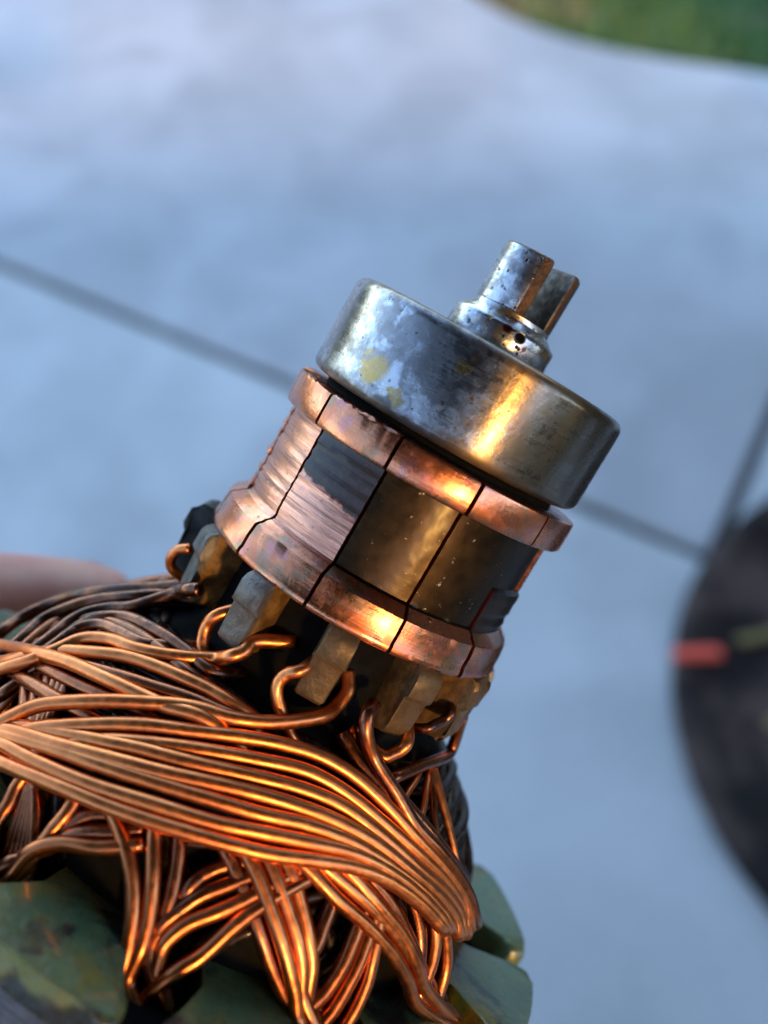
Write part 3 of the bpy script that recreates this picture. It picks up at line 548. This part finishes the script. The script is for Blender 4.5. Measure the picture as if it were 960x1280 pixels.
for k in range(12):
    bm, lo, hi = prism(tooth_pts(.35), -62.35, -58.9)
    es = [e for e in bm.edges if all(abs(v.co.z+58.9) < 1e-5 for v in e.verts) and min(v.co.x for v in e.verts) > 24.5]
    vert = [e for e in bm.edges if abs(e.verts[0].co.z-e.verts[1].co.z) > 1 and e.verts[0].co.x > 37]
    bmesh.ops.bevel(bm, geom=es+vert, offset=1.05, segments=4, affect='EDGES', profile=.5, clamp_overlap=True)
    bmesh.ops.rotate(bm, verts=bm.verts, cent=(0, 0, 0), matrix=Matrix.Rotation(R(19+30*k), 3, 'Z'))
    link('tooth_cap', bm, m_green, stk, auto=50)
for k in range(12):
    a = R(4+30*k); c, n = math.cos(a), math.sin(a)
    pts = [(26, -1.3), (33, -3.0), (37.2, -4.6), (39.6, -1.3), (39.6, 1.3), (37.2, 4.6), (33, 3.0), (26, 1.3)]
    bm, lo, hi = prism([(x*c-y*n, x*n+y*c) for x, y in pts], -116, -62.2); bevel(bm, .5, 2)
    link('slot_wedge', bm, m_black, stk, auto=40)

# windings
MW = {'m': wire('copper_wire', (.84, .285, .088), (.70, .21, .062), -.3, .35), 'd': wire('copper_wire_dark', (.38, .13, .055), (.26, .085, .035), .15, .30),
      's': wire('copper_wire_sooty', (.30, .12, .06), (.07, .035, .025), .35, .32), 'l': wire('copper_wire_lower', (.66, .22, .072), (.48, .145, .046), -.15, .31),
      'u': wire('copper_wire_under', (.032, .015, .009), (.02, .01, .006), .6, .5)}  # lower and under strands darkened in colour, standing for shade beneath the bundle
wind = bpy.data.objects.new('winding', None); col.objects.link(wind); wind.parent = arm
for k, rad, pts in WIRES:
    link('wire', tube(spline([cyl(*p) for p in pts], 7), rad, 12, wob=.012), MW[k], wind)
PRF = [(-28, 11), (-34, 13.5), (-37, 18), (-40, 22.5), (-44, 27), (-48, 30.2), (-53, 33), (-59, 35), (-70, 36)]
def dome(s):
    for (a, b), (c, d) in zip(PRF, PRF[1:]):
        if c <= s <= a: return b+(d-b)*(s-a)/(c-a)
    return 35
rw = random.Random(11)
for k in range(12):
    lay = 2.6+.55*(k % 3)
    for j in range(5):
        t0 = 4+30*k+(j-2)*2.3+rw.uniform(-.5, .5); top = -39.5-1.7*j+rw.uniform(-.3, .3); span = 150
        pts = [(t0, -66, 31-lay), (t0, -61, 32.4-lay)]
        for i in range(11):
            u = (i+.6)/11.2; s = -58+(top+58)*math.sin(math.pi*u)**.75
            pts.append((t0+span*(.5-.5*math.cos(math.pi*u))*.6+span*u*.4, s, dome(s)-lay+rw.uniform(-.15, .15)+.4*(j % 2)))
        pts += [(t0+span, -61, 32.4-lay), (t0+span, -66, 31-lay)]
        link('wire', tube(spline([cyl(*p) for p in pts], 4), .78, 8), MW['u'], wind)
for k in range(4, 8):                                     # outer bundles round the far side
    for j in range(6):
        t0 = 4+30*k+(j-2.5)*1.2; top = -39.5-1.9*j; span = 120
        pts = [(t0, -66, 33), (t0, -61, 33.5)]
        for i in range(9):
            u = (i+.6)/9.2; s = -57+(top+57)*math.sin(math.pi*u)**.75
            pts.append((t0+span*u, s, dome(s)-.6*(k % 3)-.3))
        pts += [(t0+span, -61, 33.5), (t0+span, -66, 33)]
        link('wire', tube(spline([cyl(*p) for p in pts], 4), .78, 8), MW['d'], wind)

# ------------------------------------------------------------------ the hand that holds the stack
hand = bpy.data.objects.new('hand', None); col.objects.link(hand); hand.matrix_world = arm.matrix_world.copy()
tag(hand, 'bare hand gripping the armature stack from behind, one fingertip showing', 'hand')
vs_, es_, rad_ = [], [], []
def hv(th, s, r, q): vs_.append(cyl(th, s, r)*MM); rad_.append(q*MM); return len(vs_)-1
def chain(root, L):
    for p in L: i = hv(*p); es_.append((root, i)); root = i
    return root
wr = hv(-62, -160, 80, 24)
chain(wr, [(-60, -215, 92, 27), (-58, -300, 112, 34), (-57, -360, 126, 38)])
pm = hv(-66, -128, 66, 21); es_.append((wr, pm)); tips = []
for s0, L in ((-66, .92), (-86, 1.06), (-104, 1.0), (-121, .86)):
    a0 = hv(-74, (s0-128)/2*.55-128*.45+8, 62, 14); es_.append((pm, a0))
    q = 9.2 if s0 > -115 else 8
    chain(a0, [(-84, s0-2, 59, q+1.2), (-84-16*L, s0, 56, q), (-84-32*L, s0+1, 54.3, q*.95), (-84-47*L, s0+3, 53.3, q*.9), (-84-60*L, s0+5, 52.6, q*.86), (-84-65*L, s0+5.5, 52.4, q*.6)])
    tips.append((-84-58*L, s0+5, 52.7, q*.86))
tb = hv(-50, -120, 62, 15); es_.append((pm, tb))
chain(tb, [(-42, -108, 58, 11.5), (-32, -99, 55.5, 10), (-20, -93, 54.2, 9.6), (-9, -89, 53.4, 8.4), (-6, -88, 53.2, 6)])
tips.append((-11, -90, 53.5, 8.6))
me = bpy.data.meshes.new('palm_and_fingers'); me.from_pydata(vs_, es_, []); me.materials.append(skin())
ho = bpy.data.objects.new('palm_and_fingers', me); col.objects.link(ho); ho.parent = hand
sk = ho.modifiers.new('skin', 'SKIN'); sk.use_smooth_shade = True
for v, q in zip(me.skin_vertices[0].data, rad_): v.radius = (q, q); v.use_root = False
me.skin_vertices[0].data[pm].use_root = True
sb = ho.modifiers.new('sub', 'SUBSURF'); sb.levels = sb.render_levels = 2
m_nail = plain('nail', (.62, .42, .36), .3, 0)
for th, s, r, q in tips:
    bm = bmesh.new(); bmesh.ops.create_uvsphere(bm, u_segments=20, v_segments=12, radius=1)
    bmesh.ops.scale(bm, vec=(1.0, q*.72, q*.62), verts=bm.verts)
    for v in bm.verts: v.co.x -= (v.co.z**2)*.045+(v.co.y**2)*.02; v.co.x += r+q*.93
    bmesh.ops.rotate(bm, verts=bm.verts, cent=(0, 0, 0), matrix=Matrix.Rotation(R(th), 3, 'Z'))
    for v in bm.verts: v.co.z += s
    link('fingernail', bm, m_nail, hand)
